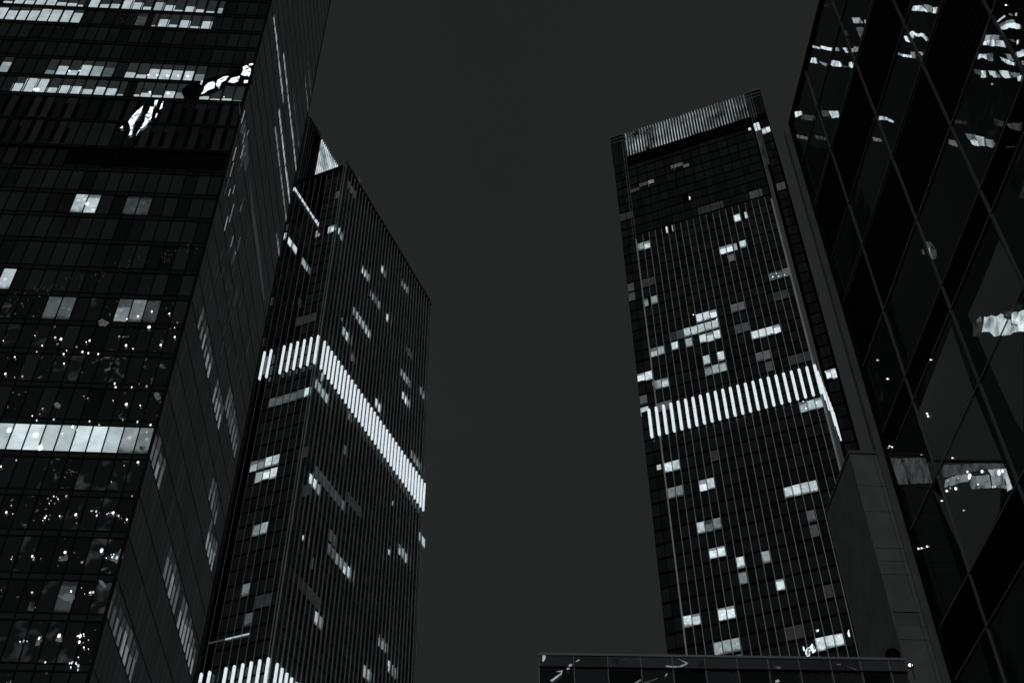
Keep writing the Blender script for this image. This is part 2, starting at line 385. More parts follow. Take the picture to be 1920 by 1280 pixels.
# point reflections painted as emissive spots on the lower panes, lamps higher up
L2 = [(235,648),(308,603,1.3),(340,612,1.4),(355,695),(427,655,1.2),(500,620,1.3),(460,683),(493,690),(548,695),(665,597),(703,647,1.3),(742,665),(897,645,1.4),(847,458,1.2),(770,485,1.2),(708,500),(832,545,1.8),(945,470),(990,520,.8),(975,548,.8),(975,600),(83,712),(30,805,1.3),(125,820,1.2),(357,748,1.2),(640,860,.8),(645,880,1.3),(735,880,.8),(818,875,1.3),(468,930,.8),(490,942,.8),(705,975,1.5),(783,982,.9),(238,1000,1.1),(180,1040,.8),(222,1030,.7),(205,1065,.9),(300,1060,.9),(500,1070,1.1),(553,1090,1),(685,1062,.9),(767,1073,1.2),(840,1090,1),(405,1100,1.4),(430,1118,.9),(818,1130,.9)]
for t in L2: lamp(A1, t[0] / 2.9766, 430 + t[1] / 2.9766, .085 * (t[2] if len(t) > 2 else 1), TA, w=.1)
L3 = [(5,72,1),(770,48,1.5),(370,237,1.4),(737,237,.9),(268,250,.8),(285,262,.9),(305,278,.8),(35,327,1.4),(250,358,1.3),(272,365,.7),(333,348,.8),(423,340,1.5),(537,322,1.2),(540,345,1),(620,330,.7),(632,330,1.3),(663,347,.9),(708,367,1.1),(363,550,1.6),(180,572,1),(187,590,1),(567,540,1.6),(627,577,.9),(652,580,1.3),(507,773,1),(520,773,1),(397,768,.9),(132,1045,1),(218,1030,1.1),(330,1015,1.8),(430,1018,.9),(448,1018,1.4),(443,1050,1.2),(468,1080,.8),(437,1185,1.1),(435,1205,.8),(405,1160,.7),(395,1190,.6),(425,1165,.6),(500,775,1)]
for t in L3: lamp(A1, t[0] / 2.9766, 850 + t[1] / 2.9766, .075 * t[2], TA, w=.1)
for x, y, r in ((68,168,.38),(163,382,.26),(130,133,.16),(149,133,.15),(278,141,.13),(295,141,.16),(314,142,.17),(334,142,.13),(352,143,.17),(281,173,.18),(315,175,.18),(420,182,.08),(18,806,.26),(67,815,.3),(75,839,.26),(60,1110,.1)):
    lamp(A1, x, y, r, TA, tall=1.1, w=.05)
# painted glow: soft emissive patches round the reflected glints
for px in ([(185,602),(192,598),(205,606),(198,612),(186,611)],[(222,1035),(226,1028),(232,1032),(230,1046),(222,1058),(214,1052),(194,1045)],[(294,735),(299,738),(301,747),(296,750),(290,744),(289,737)],
           [(302,682),(307,684),(311,691),(303,690),(299,687)],[(112,1042),(128,1042),(126,1050),(110,1051)],[(108,1116),(124,1112),(140,1113),(139,1124),(126,1127),(112,1119)],[(56,1128),(65,1129),(63,1144),(52,1143)],
           [(70,1194),(78,1193),(74,1209),(66,1210)],[(106,1194),(117,1192),(116,1203),(104,1200)],[(262,836),(275,836),(268,847),(262,842)],[(101,757),(107,754),(114,759),(112,765),(105,764)],
           [(185,1087),(192,1088),(199,1098),(196,1103),(188,1094)],[(77,1190),(80,1200),(70,1206)]):
    pxplate('lit_window_or_glow', A1, px, .06, soft(.12), TA, .02, wob=.1)
# glaring reflections painted on as emissive patches
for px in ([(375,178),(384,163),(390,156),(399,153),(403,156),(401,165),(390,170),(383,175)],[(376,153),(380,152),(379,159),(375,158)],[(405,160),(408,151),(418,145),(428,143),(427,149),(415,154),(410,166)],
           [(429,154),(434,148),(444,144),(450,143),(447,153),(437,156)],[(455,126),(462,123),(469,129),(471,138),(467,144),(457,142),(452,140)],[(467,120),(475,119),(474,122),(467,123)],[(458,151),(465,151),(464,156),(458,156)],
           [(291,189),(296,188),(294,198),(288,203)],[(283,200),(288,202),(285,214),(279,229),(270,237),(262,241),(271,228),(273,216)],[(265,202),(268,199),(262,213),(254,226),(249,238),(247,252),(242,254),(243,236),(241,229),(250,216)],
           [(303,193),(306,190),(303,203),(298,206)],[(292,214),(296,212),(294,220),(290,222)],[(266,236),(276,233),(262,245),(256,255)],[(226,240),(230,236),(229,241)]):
    pxplate('glare_or_bright_patch', A1, px, .1, M_GLARE_OR_BRIGHT, TA, .02, wob=.3)
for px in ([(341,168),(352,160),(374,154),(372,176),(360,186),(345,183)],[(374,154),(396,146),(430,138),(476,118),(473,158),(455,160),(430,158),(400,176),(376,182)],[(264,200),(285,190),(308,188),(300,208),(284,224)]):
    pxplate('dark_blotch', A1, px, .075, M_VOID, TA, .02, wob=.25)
# crack-like row of glints across one floor
for i in range(95):                                     # scattered smaller sparkles, reflections painted as tiny emissive spots
    x, y = random.uniform(0, 330), random.uniform(575, 1275)
    if x > 336 - (y - 640) * .27 - 8: continue
    if random.random() < .35: x0_, y0_ = x, y
    else:
        t = random.choice(L3); x0_, y0_ = t[0] / 2.9766 + random.gauss(0, 9), 850 + t[1] / 2.9766 + random.gauss(0, 6)
    if A1.uv(x0_, y0_)[0] > -.3: continue
    lamp(A1, x0_, y0_, random.uniform(.025, .05), TA, w=.1)
gl = MB()
for i in range(85):
    t = random.random(); x = 20 + t * 350; y = 560 - t * 95 + random.uniform(-13, 13); u, zz = A1.uv(x, y, .1)
    gl.box(A1, u, u + .035, zz, zz + random.uniform(.05, .35), .09, .11)
gl.build('small_glints', lit(.06), TA, stuff=True)

# long side wall of the left tower
NA2 = 23; P2 = 30.0 / NA2
sidecells = {}
def side(zl, u0, u1, lv):
    for c in range(NA2):
        um = (c + .5) * P2
        if u0 <= um <= u1: sidecells[(zl, c)] = lv * random.uniform(.5, 1.1)
side(53.3, 0, 4, .10); side(53.3, 4, 11, .2); side(64.9, 11.5, 18.5, .2); side(64.9, 19, 29, .3); side(68.9, -1, 5, .25)
side(80.9, 20.8, 26, .16); side(76.85, 23.8, 28.6, .28); side(88.55, 3.6, 12, .25); side(88.55, 14, 19.2, .25); side(92.25, 20, 28.4, .16)
rl = {}
for l in lines: rl[round(l, 1)] = l
def near(v): return min(lines, key=lambda q: abs(q - v))
side(near(145), 2.4, 15, .55); side(near(148.8), 10, 31, .5); side(near(141), 14, 31, .6); side(near(137), 15, 31, .3); side(near(152.7), 18, 29, .05); side(near(137), 25, 30, .25)  # upper rows are reflections, put in as emissive panes
side(near(165), 24, 30, .12); side(near(169), 24, 30, .05); side(near(156), 0, 4, .1); side(near(129), 26, 31, .2)
sr = MB()
for zi in range(len(lines) - 1):
    z0, z1 = lines[zi], lines[zi + 1]
    for c in range(NA2):
        u0, u1 = c * P2 + .03, (c + 1) * P2 - .03
        if (z0, c) in sidecells:
            h = (z1 - z0 - .1) * random.uniform(.72, .97)
            top = z0 > 120
            if top: h *= random.uniform(.34, .42)
            lv_ = sidecells[(z0, c)]; hm = h * random.uniform(.45, .7); q = u0 + (random.uniform(.0, .08) if top else random.uniform(.1, .3))
            box('lit_window_or_glow', A2, q, q + (random.uniform(.9, 1.15) if top else random.uniform(.45, .75)), z0 + .15, z0 + .15 + hm, -.01, .01, lit(lv_), TA)
            box('light_fade', A2, q + .05, u1 - .2, z0 + .15 + hm, z0 + h, -.012, .008, lit(lv_ * .3), TA)  # dimmer upper piece paints the fade of the light
        sr.box(A2, u0 - .015, u1 + .015, z0 + .03, z1 - .03, -.1, -.02, tilt=.004)
sr.build('side_panes', G_A2, TA, stuff=True)
for i, zl in enumerate(lines):
    box('transom', A2, 0.2, 30, zl - .045, zl + .045, -.02, .008, M_SPAN, TA)
for c in range(1, NA2):
    box('mullion', A2, c * P2 - .015, c * P2 + .015, 0, ZT, -.05, -.012, M_SPAN, TA)
for i in range(26):                                     # thin slanting streaks, reflected light painted onto the side wall
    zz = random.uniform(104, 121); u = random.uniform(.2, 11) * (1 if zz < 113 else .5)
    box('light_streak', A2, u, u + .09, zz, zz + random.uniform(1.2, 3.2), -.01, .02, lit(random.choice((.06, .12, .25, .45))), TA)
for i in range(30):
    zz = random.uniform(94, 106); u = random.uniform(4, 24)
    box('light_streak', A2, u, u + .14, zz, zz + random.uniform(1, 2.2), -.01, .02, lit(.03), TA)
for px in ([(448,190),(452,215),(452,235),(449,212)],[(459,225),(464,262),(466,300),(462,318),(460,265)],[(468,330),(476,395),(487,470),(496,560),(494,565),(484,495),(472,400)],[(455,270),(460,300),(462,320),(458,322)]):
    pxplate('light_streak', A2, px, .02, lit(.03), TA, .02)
box('corner_post', A1, -.12, .12, 0, ZT, -.1, .12, M_BLACK, TA)
box('roof_slab', A1, -NCOL * PITCH_A, -.1, ZT - 1, ZT, -29.9, -.1, M_DARK, TA)
box('end_post', A2, 29.95, 30.2, 0, ZT, -.2, .05, M_DARK, TA)

# ================================================================== MIDDLE LEFT TOWER (with two bands of light bars)
E1, E2 = R(-68.667), R(21.333)
B1 = Face(at(575, 790, 240), E1, -1); B2 = Face(B1.o, E2)
TB = thing('office_tower', 'pale-finned tower left of the open sky with light bars wrapping its corner', 'skyscraper', B1.p(0, 0, 0))
PB = 4.25; ZB0 = 203.05 - 1.75
def rowB(z): return ZB0 + math.floor((z - ZB0) / PB) * PB
def leanB(z): return (325 - z) * .0265                     # the far end of the right face flares slightly towards the foot
ZRB = 324.0
BW = 6.9; UW = 17.9; ZN = 246.0                         # sky-garden recess between the main wall and the wing, above ZN
cb = MB(); cb.box(B1, .35, BW - .1, 0, ZRB, -65.8, -.35)
k0 = len(cb.v)
for zq in (0, ZRB):
    for uq, wq in ((60, -.36), (65.9 + leanB(zq), -.36), (65.9 + leanB(zq), -BW), (60, -BW)): cb.v.append(B2.p(uq, zq, wq))
cb.f += [tuple(k0 + i for i in q) for q in BOXF]; cb.box(B1, BW - .1, 16.6, 0, ZN, -65.5, -.4); cb.box(B1, BW - .1, UW + .5, ZN, ZRB, -60, -26); cb.build('core_wall', M_CORE, TB)
RET = Face((B1.p(UW, 0, 0)[0], B1.p(UW, 0, 0)[1]), E2)   # side wall of the wing, facing the recess
wg = MB(); wg.box(B1, UW + .35, UW + 24, 0, 360, -60, -.35); wg.build('wing_core', M_CORE, TB)
litB = {}
def addlit(dic, F, a, b, lv, w=0, name='x'):
    (ua, za), (ub, zb) = F.uv(*a, w), F.uv(*b, w); dic.append((min(ua, ub), max(ua, ub), (za + zb) / 2, lv))
lB1 = []; lB2 = []; lRET = []; lWF = []
for a, b, lv in [((584,438),(591,434),.9),((592,434),(600,431),.5),((615,427),(622,424),.7),((622,424),(632,421),1),((569,728),(587,722),.8),((507,750),(569,733),.12),((600,715),(604,714),.5),
                 ((622,372),(640,366),.05),((560,598),(590,590),.03),((575,905),(590,900),.04),((490,868),(525,857),1),((470,874),(490,868),.3),((487,896),(520,886),1),((470,901),(485,896),.4),
                 ((481,996),(504,990),.4),((466,1001),(481,997),.3),((444,1120),(472,1112),.2),((453,1152),(477,1145),.18),((480,1140),(500,1135),.03),((565,845),(585,840),.03),((530,620),(560,612),.03)]:
    addlit(lB1, B1, a, b, lv)
for a, b, lv in [((682,500),(688,508),.6),((688,508),(694,517),.5),((713,487),(719,498),.6),((719,498),(727,510),.15),((694,537),(703,552),.25),((703,552),(715,572),.2),((722,587),(726,594),.9),((726,594),(729,600),.9),
                 ((662,585),(670,597),.3),((670,597),(687,622),.5),((642,600),(645,606),.6),((756,533),(766,548),.25),((646,624),(658,642),.6),((675,605),(693,630),.8),((658,672),(663,680),.12),((754,742),(766,760),.9),
                 ((755,700),(767,722),.35),((785,725),(798,745),.3),((704,755),(708,761),.9),((709,763),(713,769),.8),((652,778),(662,796),.15),((645,825),(656,842),.12),((604,741),(617,762),.5),((590,722),(598,734),.5),
                 ((584,888),(597,910),.9),((597,910),(606,925),.3),((590,870),(612,895),.05),((612,895),(640,930),.06),((640,930),(652,947),.15),((775,862),(790,885),.3),((738,925),(741,932),.5),((569,1003),(573,1012),.9),
                 ((620,1002),(634,1018),.08),((620,1020),(634,1040),.10),((634,1040),(645,1058),.3),((645,1058),(658,1080),.6),((746,1012),(755,1025),.35),((755,1025),(768,1045),.5),((730,1022),(733,1030),.4),((788,990),(797,1010),.6),
                 ((586,1155),(592,1166),.6),((592,1166),(601,1183),.35),((711,1197),(722,1218),.2),((681,1262),(693,1280),.5),((728,1250),(732,1258),.7),((732,1258),(741,1272),.2),((575,1110),(600,1140),.03),((583,1052),(588,1060),.08),
                 ((633,425),(641,436),.8),((641,436),(646,444),.25),((762,655),(770,668),.08),((672,340),(676,346),.04),((770,845),(774,852),.3),((655,340),(672,366),.05),((655,935),(680,970),.03),((560,1090),(590,1125),.02)]:
    addlit(lB2, B2, a, b, lv)
def grid_face(T, F, u0, u1, pu, z0, z1, pz, base, litlist, gm, frac=.87, w=-.3, fold=None):
    """floor by floor strip windows; lit rooms are panes of their own, the rest one sheet of separate panes"""
    done = set(); occ = set()
    for (a, b, zc, lv) in litlist:
        zr = base + math.floor((zc - base) / pz) * pz
        k0 = round((a - u0) / pu); k1 = max(k0 + 1, round((b - u0) / pu))
        for k in range(k0, k1):
            if (k, round(zr, 2)) in occ: continue
            occ.add((k, round(zr, 2)))
            fa = u0 + k * pu; 
            l2 = lv * random.uniform(.8, 1.15)
            ins = .06
            if (b - a) < pu * .7: box('lit_window_or_glow', F, a, b, zr + .25, zr + pz * frac - .1, w, w + .1, room(l2) if l2 > .1 else lit(l2), T)
            else: box('lit_window_or_glow', F, fa + ins, fa + pu - ins, zr + (.25 if lv < .8 else random.uniform(.15, .7)), zr + pz * frac - .05, w, w + .1, room(l2) if l2 > .1 else lit(l2), T)
    sh = MB(); nz = int((z1 - base) / pz) + 1; zz = base - math.floor((base - z0) / pz) * pz
    while zz < z1 - .5:
        k = 0
        while u0 + (k + 1) * pu <= u1 + .01:
            if (k, round(zz, 2)) not in occ:
                sh.box(F, u0 + k * pu + .05, u0 + (k + 1) * pu - .05, zz + .12, min(z1, zz + pz * frac), w, w + .1, tilt=.02)
            k += 1
        zz += pz
    sh.build('strip_windows', gm, T, stuff=True)
grid_face(TB, B1, 0.35, 6.65, 2.1, 60, ZRB - 3, PB, ZB0, [l for l in lB1 if l[0] < 6.2], G_B)
lX = [(max(l[0], 6.65), l[1], l[2], l[3]) for l in lB1 if l[1] > 7.2 and l[2] < ZN]
grid_face(TB, B1, 6.65, 16.7, 2.1, 60, ZN, PB, ZB0, lX, G_B)
grid_face(TB, B2, 0.3, 65.7, 2.18, 60, ZRB - 3, PB, ZB0, lB2, G_BD)
far = MB()
for ua, zt_ in ((65.75, 243), (67.9, 160)):
    zz = ZB0 - 40 * PB
    while zz < zt_: far.box(B2, ua, ua + 2.1, zz + .12, zz + PB * .82, -.3, -.2, tilt=.02); zz += PB
far.build('strip_windows', G_BD, TB, stuff=True)
lR = []
for a, b, lv in [((541,446),(556,471),.9),((570,485),(576,497),.45),((576,497),(583,508),.15),((560,560),(568,575),.03),((497,672),(510,690),.04)]:
    (ua, za), (ub, zb) = RET.uv(*a), RET.uv(*b); lR.append((ua, ub, (za + zb) / 2, lv))
grid_face(TB, RET, 0, 25.2, 1.8, ZN, 318, PB, ZB0, lR, G_BD)
lW = []
for a, b, lv in [((528,450),(541,446),.95),((535,432),(542,430),.1),((503,572),(512,569),.05),((520,520),(528,517),.04),((490,640),(498,638),.03)]:
    (ua, za), (ub, zb) = B1.uv(*a), B1.uv(*b); lW.append((max(min(ua, ub), 18.0), max(ua, ub), (za + zb) / 2, lv))
grid_face(TB, B1, 18.0, 36, 2.1, 60, 330, PB, ZB0, lW, G_B)
zs = B1.uv(550, 355)[1]
box('light_strip', RET, .1, 17, zs - .75, zs + .75, -.1, .12, M_BAR, TB)
for i in range(9): box('strip_divider', RET, 1.9 + i * 1.85, 2.1 + i * 1.85, zs - .9, zs + .9, -.1, .2, M_BLACK, TB)
box('light_strip', B1, 17.9, 20.4, zs - .75, zs + .75, -.1, .12, M_BAR, TB)
# fins
def fin(T, F, ua, ub, z0, z1, wd, dp, m, name='fin'):
    """slim upright fin from (ua,z0) to (ub,z1), a mesh of its own"""
    v = []
    for (u, zq) in ((ua, z0), (ub, z1)):
        for du, w in ((-wd / 2, 0), (wd / 2, 0), (wd / 2, dp), (-wd / 2, dp)): v.append(F.p(u + du, zq, w))
    base = v[0].copy(); me = bpy.data.meshes.new(name)
    me.from_pydata([tuple(q - base) for q in v], [], [(0,3,2,1),(4,5,6,7),(0,1,5,4),(1,2,6,5),(2,3,7,6),(3,0,4,7)]); me.materials.append(m)
    o = add_obj(name, me, T); o.location = base - root_of(T); return o
NB = 34
for k in range(1, NB):
    t = k / (NB - 1); uu = lambda zq: t * (66.0 + leanB(zq)) 
    fin(TB, B2, uu(60), uu(ZRB), 60, ZRB, .33, .38, M_FIN)
for k in range(1, 9): fin(TB, B1, k * 2.1, k * 2.1, 60, ZRB - 2, .16 if k < 6 else .11, .2, M_FIND)
for u in (0.0, .55): fin(TB, B2, u, u, 60, ZRB + .6, .26, .42, M_FIND, 'corner_fin')
fin(TB, B1, .4, .4, 60, ZRB + .6, .26, .42, M_FIND, 'corner_fin')
for u in (3.6, 9, 14.4): fin(TB, RET, u, u, ZN, 318, .10, .15, M_DARK)
for u in (18.0, 20.1, 22.2): fin(TB, B1, u, u, 60, 345, .12, .2, M_DARK)
BARB = bar_mesh(10.8, .55, .45, M_BAR)
for zc in (239.4, 139.3):
    for k in range(1, NB):
        put('light_bar', BARB, B2, k / (NB - 1) * (66.0 + leanB(zc)), zc, .55, TB)
    for k in range(0, 6): put('light_bar', BARB, B1, k * 2.1 + .1, zc, .55, TB)
for zc in (239.4, 139.3):
    for u in (14.7, 16.8): put('light_bar', BARB, B1, u, zc, .55, TB)
box('lit_window_or_glow', B1, 15.2, 16.4, 236, 243, .2, .25, lit(.12), TB)  # glow between the two bars, painted as a faint emissive plate
box('light_strip', B1, 6.4, 12.6, 152.3, 152.6, .0, .2, lit(.6), TB)
box('light_strip', B1, 12.6, 16.8, 152.3, 152.6, .0, .2, lit(.06), TB)
# parapet and crown
box('parapet', B2, 0, 66.2, ZRB, ZRB + 1.4, -.5, .25, M_DARK, TB)
box('parapet', B1, .02, 6.9, ZRB - 3.4, ZRB + .3, -.5, .15, M_VOID, TB)
pb = MB()
for k in range(NB - 1):
    if k % 1 == 0: pb.box(B2, k * 2 + .25, k * 2 + 1.75, ZRB - 3.2, ZRB - .2, -.35, -.1)
pb.build('parapet_slots', M_VOID, TB, stuff=True)
rb = MB()
for zq in (ZRB + 2.4, ZRB + 3.1): rb.bar(B2.p(0, zq, -.2), B2.p(66, zq, -.2), .09, 5)
for k in range(40): rb.bar(B2.p(k * 1.69, ZRB + 1.2, -.2), B2.p(k * 1.69, ZRB + 3.1, -.2), .06, 4)
rb.build('roof_railing', M_FIND, TB)
ZCR = 361.0
UL = RET.uv(599, 290)[0]
box('roof_lintel', B1, 6.9, 17.8, ZRB - 3.4, ZRB + .3, -14, .1, M_VOID, TB)
box('crown_wall', RET, 0.1, 62, 318.2, ZCR, -1.2, -.35, M_DARK, TB)
for i in range(34):
    u = UL + i * 1.05
    box('crown_louvre', RET, u, u + .24, ZRB + 1.5, ZCR - .8, -.3, .12, M_GLOW, TB)
box('crown_light', RET, UL, UL + 26, ZRB + 2, ZRB + 6, -.34, -.2, lit(.25), TB)
for i in range(4):
    u = .3 + i * 1.3
    box('crown_rib', RET, u, u + .12, 320, ZCR, -.3, .1, M_FIND, TB)
box('crown_coping', RET, 0, 62, ZCR, ZCR + .3, -1.4, .3, M_FIND, TB)
box('crown_coping', B1, 17.9, 34, ZCR, ZCR + .3, -1, .2, M_FIND, TB)
box('crown_wall', B1, 18, 34, 330.2, ZCR, -1.2, -.2, M_DARK, TB)
for zq in (ZCR - 3, ZCR - 1.5): box('crown_rail', B1, 18, 34, zq, zq + .2, -.2, .1, M_FIND, TB)
box('recess_floor', B1, 6.8, 17.9, ZN, ZN + .5, -26, -.2, M_DARK, TB)

# ================================================================== MIDDLE RIGHT TOWER
C1 = Face(at(1488, 560, 213), E1, -1); C2 = Face((C1.p(-.9, 0)[0], C1.p(-.9, 0)[1]), R(23.6))
TC = thing('office_tower', 'slim tower right of the open sky with lit bars and glowing louvred crown', 'skyscraper', C1.p(0, 0, 0))
PC = 3.7; ZC0 = 207.1 - 1.55
cc = MB(); cc.box(C1, -.7, 36.9, 0, 301, -30, -.35); cc.box(C1, -5.2, -2.75, 0, 311, -30, -.35); cc.box(C1, 36.9, 40.9, 0, 311, -30, -.35); cc.box(C1, -2.8, -.6, 0, 300, -30, -18); cc.build('core_wall', M_CORE, TC)
lc = []
for x0, x1, y, lv in [(1403,1408,242,.9),(1409,1415,241,.9),(1261,1292,316,.16),(1186,1218,354,.07),(1218,1229,347,.2),(1410,1432,365,.05),(1291,1295,374,1),(1311,1360,392,.03),(1370,1385,410,.9),(1396,1402,403,.8),(1249,1252,434,.9),(1260,1262,430,.4),
   (1193,1200,465,.3),(1200,1216,462,.55),(1352,1370,468,1),(1376,1382,463,.4),(1382,1398,459,.9),(1362,1372,485,.15),(1448,1455,383,.9),(1441,1477,515,.10),(1207,1215,567,.3),(1215,1233,564,.6),(1374,1394,574,.16),(1300,1343,592,1),(1285,1345,611,.7),
   (1250,1285,627,.04),(1306,1350,630,1),(1214,1251,656,.4),(1254,1275,647,.8),(1278,1300,642,.6),(1383,1401,614,.05),(1411,1434,625,1),(1440,1457,617,1),(1314,1330,674,1),(1337,1354,667,1),(1321,1338,696,.25),(1338,1356,689,.4),(1422,1440,665,.12),
   (1428,1444,686,.06),(1480,1517,668,.04),(1223,1232,721,.3),(1232,1259,716,.65),(1201,1224,769,.8),(1232,1259,758,.12),(1501,1547,760,.55),(1232,1240,883,.8),(1240,1273,877,.95),(1316,1336,910,1),(1254,1279,929,.3),(1471,1505,923,.85),(1505,1527,913,.6),
   (1513,1532,964,.12),(1526,1538,994,.07),(1298,1318,991,.7),(1320,1350,983,.2),(1328,1359,1038,.9),(1376,1394,1056,1),(1434,1446,1042,.4),(1381,1400,1082,.18),(1450,1464,1096,.9),(1343,1377,1149,1),(1278,1306,1166,1),(1331,1386,1212,.35),(1364,1384,1230,.5),
   (1545,1562,1105,.04),(1524,1546,1207,1),(1546,1565,1203,1),(1565,1586,1198,1),(1470,1500,1185,.03),(1330,1350,850,.03),(1455,1472,560,.03),(1200,1222,520,.03)]:
    ua, za = C1.uv(x1, y); ub, zb = C1.uv(x0, y); zc = C1.uv((x0 + x1) / 2, y)[1]; lc.append((ua, ub, zc, lv))
grid_face(TC, C1, -.7, 36.9, 1.79, 60, 279.4, PC, ZC0, [l for l in lc if l[0] > -1.2 and l[2] < 300], G_B)
wl = []
for x0, x1, y, lv in [(1195,1217,709,1),(1201,1208,769,.9),(1210,1220,740,.15),(1177,1186,540,.06),(1164,1181,403,.04),(1180,1190,545,.04)]:
    ua, za = C1.uv(x1, y); ub, zb = C1.uv(x0, y); wl.append((max(ua, 36.9), 40.9, (za + zb) / 2, lv))
grid_face(TC, C1, 36.95, 40.9, 1.95, 60, 298, PC, ZC0, wl, G_B)
wr = []
for x0, x1, y, lv in [(1544,1569,697,.85),(1422,1443,237,.95),(1548,1575,928,.85),(1460,1475,345,.05)]:
    zc = C1.uv((x0 + x1) / 2, y)[1]; wr.append((-5.2, -2.75, zc, lv))
grid_face(TC, C1, -5.2, -2.8, 1.2, 60, 298, PC, ZC0, wr, G_B)
# upper floors behind dark glazing with black mullions
for k in range(15): box('black_mullion', C1, -.7 + k * 2.68, -.55 + k * 2.68, 261, 300.5, -.3, .05, M_BLACK, TC)
up = MB(); zz = ZC0 + PC * 20
while zz < 297:
    for k in range(14): up.box(C1, -.5 + k * 2.68, 1.9 + k * 2.68, zz + .1, zz + PC * .85, -.3, -.2, tilt=.03)
    zz += PC
up.build('upper_windows', G_B, TC, stuff=True)
for a in range(24):
    u = -.9 + a * 1.79 if a < 22 else None
    if u is None: continue
    zt = 263.5
    if a in (0,): fin(TC, C1, -.75, -.75, 60, 262, .45, .4, M_FIN, 'corner_fin')
    elif a == 21: fin(TC, C1, 36.85, 36.85, 60, 262, .32, .4, M_FIN, 'corner_fin')
    else: fin(TC, C1, u, u, 60, zt, .12, .28, M_FIN)
for u in (36.85, 37.5, -1.1, -1.75): fin(TC, C1, u, u, 262 if u > 0 else 60, 309, .10, .2, M_FIND)
fin(TC, C1, 38.9, 38.9, 60, 309, .12, .15, M_BLACK); fin(TC, C1, -4.0, -4.0, 60, 309, .12, .15, M_BLACK); fin(TC, C1, -2.75, -2.75, 60, 309, .14, .2, M_BLACK)
for u in (3, 7, 12): fin(TC, C2, u, u, 60, 300, .12, .25, M_FIND)
BARC = bar_mesh(9.0, .62, .45, M_BAR)
for k in range(23):
    put('light_bar', BARC, C1, -.9 + k * 1.802, 195.1, .5, TC)
BARC2 = bar_mesh(9.0, .5, .3, M_BAR)
for k in range(1, 10): put('light_bar', BARC2, C2, k * 1.9, 195.1 , .25, TC)
fin(TC, C2, 19.5, 19.5, 178, 199, .14, .5, M_BAR, 'light_bar')
# crown
ZCT = 312.4
box('crown_band', C1, -.7, 36.8, 296, 300.6, -.3, .12, M_VOID, TC)
box('crown_back', C1, -.7, 36.8, 300.6, ZCT - .8, -3.4, -3.0, M_DARK, TC)
for k in range(43):
    u = -.3 + k * .87
    box('crown_louvre', C1, u, u + .12, 300.8, ZCT, -.9, .1, M_GLOWC, TC)
box('crown_light', C1, 0, 36.5, 300.8, 301.4, -2.6, -2.0, lit(.45), TC)
box('crown_panel', C1, 36.9, 40.9, 298, ZCT, -3, -.25, M_DARK, TC); box('crown_panel', C1, -5.2, -.8, 301, ZCT, -3, -.25, M_DARK, TC)
for z0 in (ZCT - 3.2, ZCT - 1.6, ZCT):
    box('crown_rail', C1, 36.9, 41, z0, z0 + .25, -3, .15, M_FIND, TC); box('crown_rail', C1, -5.3, -.8, z0, z0 + .25, -3, .15, M_FIND, TC)
for u in (-1.2, -1.9, -2.6): box('crown_rib', C1, u, u + .12, 299, ZCT, -.2, .1, M_MUL if u > -1.5 else M_FIND, TC)
for u in (-3.9, -5.2, 38.8, 40.9): box('crown_rib', C1, u, u + .12, 298, ZCT, -.2, .1, M_DARK, TC)
ul_, zl_ = C1.uv(1409, 241)
for q in (0, .85): box('lit_window_or_glow', C1, -2.6 + q, -1.9 + q, zl_ - 1.6, zl_ + 1.6, -.2, .2, lit(.9), TC)
# bright emissive patches beside the lit room near the foot of the tower
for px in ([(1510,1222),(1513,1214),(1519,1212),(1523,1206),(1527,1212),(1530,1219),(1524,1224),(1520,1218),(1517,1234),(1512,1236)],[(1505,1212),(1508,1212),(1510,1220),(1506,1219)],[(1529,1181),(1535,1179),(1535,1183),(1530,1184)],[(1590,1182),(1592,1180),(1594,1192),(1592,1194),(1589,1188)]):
    pxplate('glare_or_bright_patch', C1, px, -.1, M_GLARE_OR_BRIGHT, TC, .05, wob=.2)
for x, y in ((1455,512),(1449,519),(1460,518),(1471,515),(1506,752),(1511,765),(1531,755),(1547,697),(1555,703),(1292,374),(1310,622),(1300,590),(1344,598)): lamp(C1, x, y, .17, TC, tall=1.2, w=-.15)

# ================================================================== RIGHT TOWER (large grid facade, receding)
D1 = Face(at(1650, 820, 70), R(176.4))
TD = thing('gridded_skyscraper', 'near black building at the right edge with large mullion grid and wavy reflections', 'skyscraper', D1.p(.3, 0, 0))
UD = [.35, 6.1, 14.2, 21.6, 29.2, 36.8, 44.4, 52]; ZD = [0, 4.5, 9, 13.5, 18, 21.5, 28, 32.2, 39.3, 42.85, 50.2, 56.35, 58.55, 65.0, 72.2, 77.2, 84.5, 90.5, 96.4]
ZT_D = 96.4
dc = MB(); dc.box(D1, .6, 52, 0, ZT_D - .2, -30, -.5); dc.build('core_wall', M_CORE, TD)
skip = (9, )
for i in range(len(UD) - 1):
    for j in range(len(ZD) - 1):
        u0, u1, z0, z1 = UD[i] + .12, UD[i + 1] - .12, ZD[j] + .1, ZD[j + 1] - .1
        dark = ZD[j] in (77.2, 65.0, 39.3, 56.35, 28, 18)
        nm = 'black_panel' if dark else 'glass_pane'
        box(nm, D1, u0, u1, z0, z1, -.2, -.1, M_VOID if dark else G_D, TD, jit=0 if dark else .006)
for u in UD[1:]:
    box('mullion', D1, u - .05, u + .05, 0, ZT_D, -.15, .02, M_MUL, TD)
    if u > 6.2: box('mullion_groove', D1, u + .10, u + .13, 0, ZT_D, -.15, .0, M_MUL, TD)
for j, zq in enumerate(ZD[1:-1]):
    w = .06 if zq in (84.5, 65.0) else .04
    box('transom', D1, .3, 52, zq - w, zq + w, -.15, .012, M_TRAN, TD)
for zq in (84.5, 72.2): box('transom_lip', D1, .3, 52, zq - .42, zq - .37, -.15, .0, M_TRAN, TD)
lv = MB()
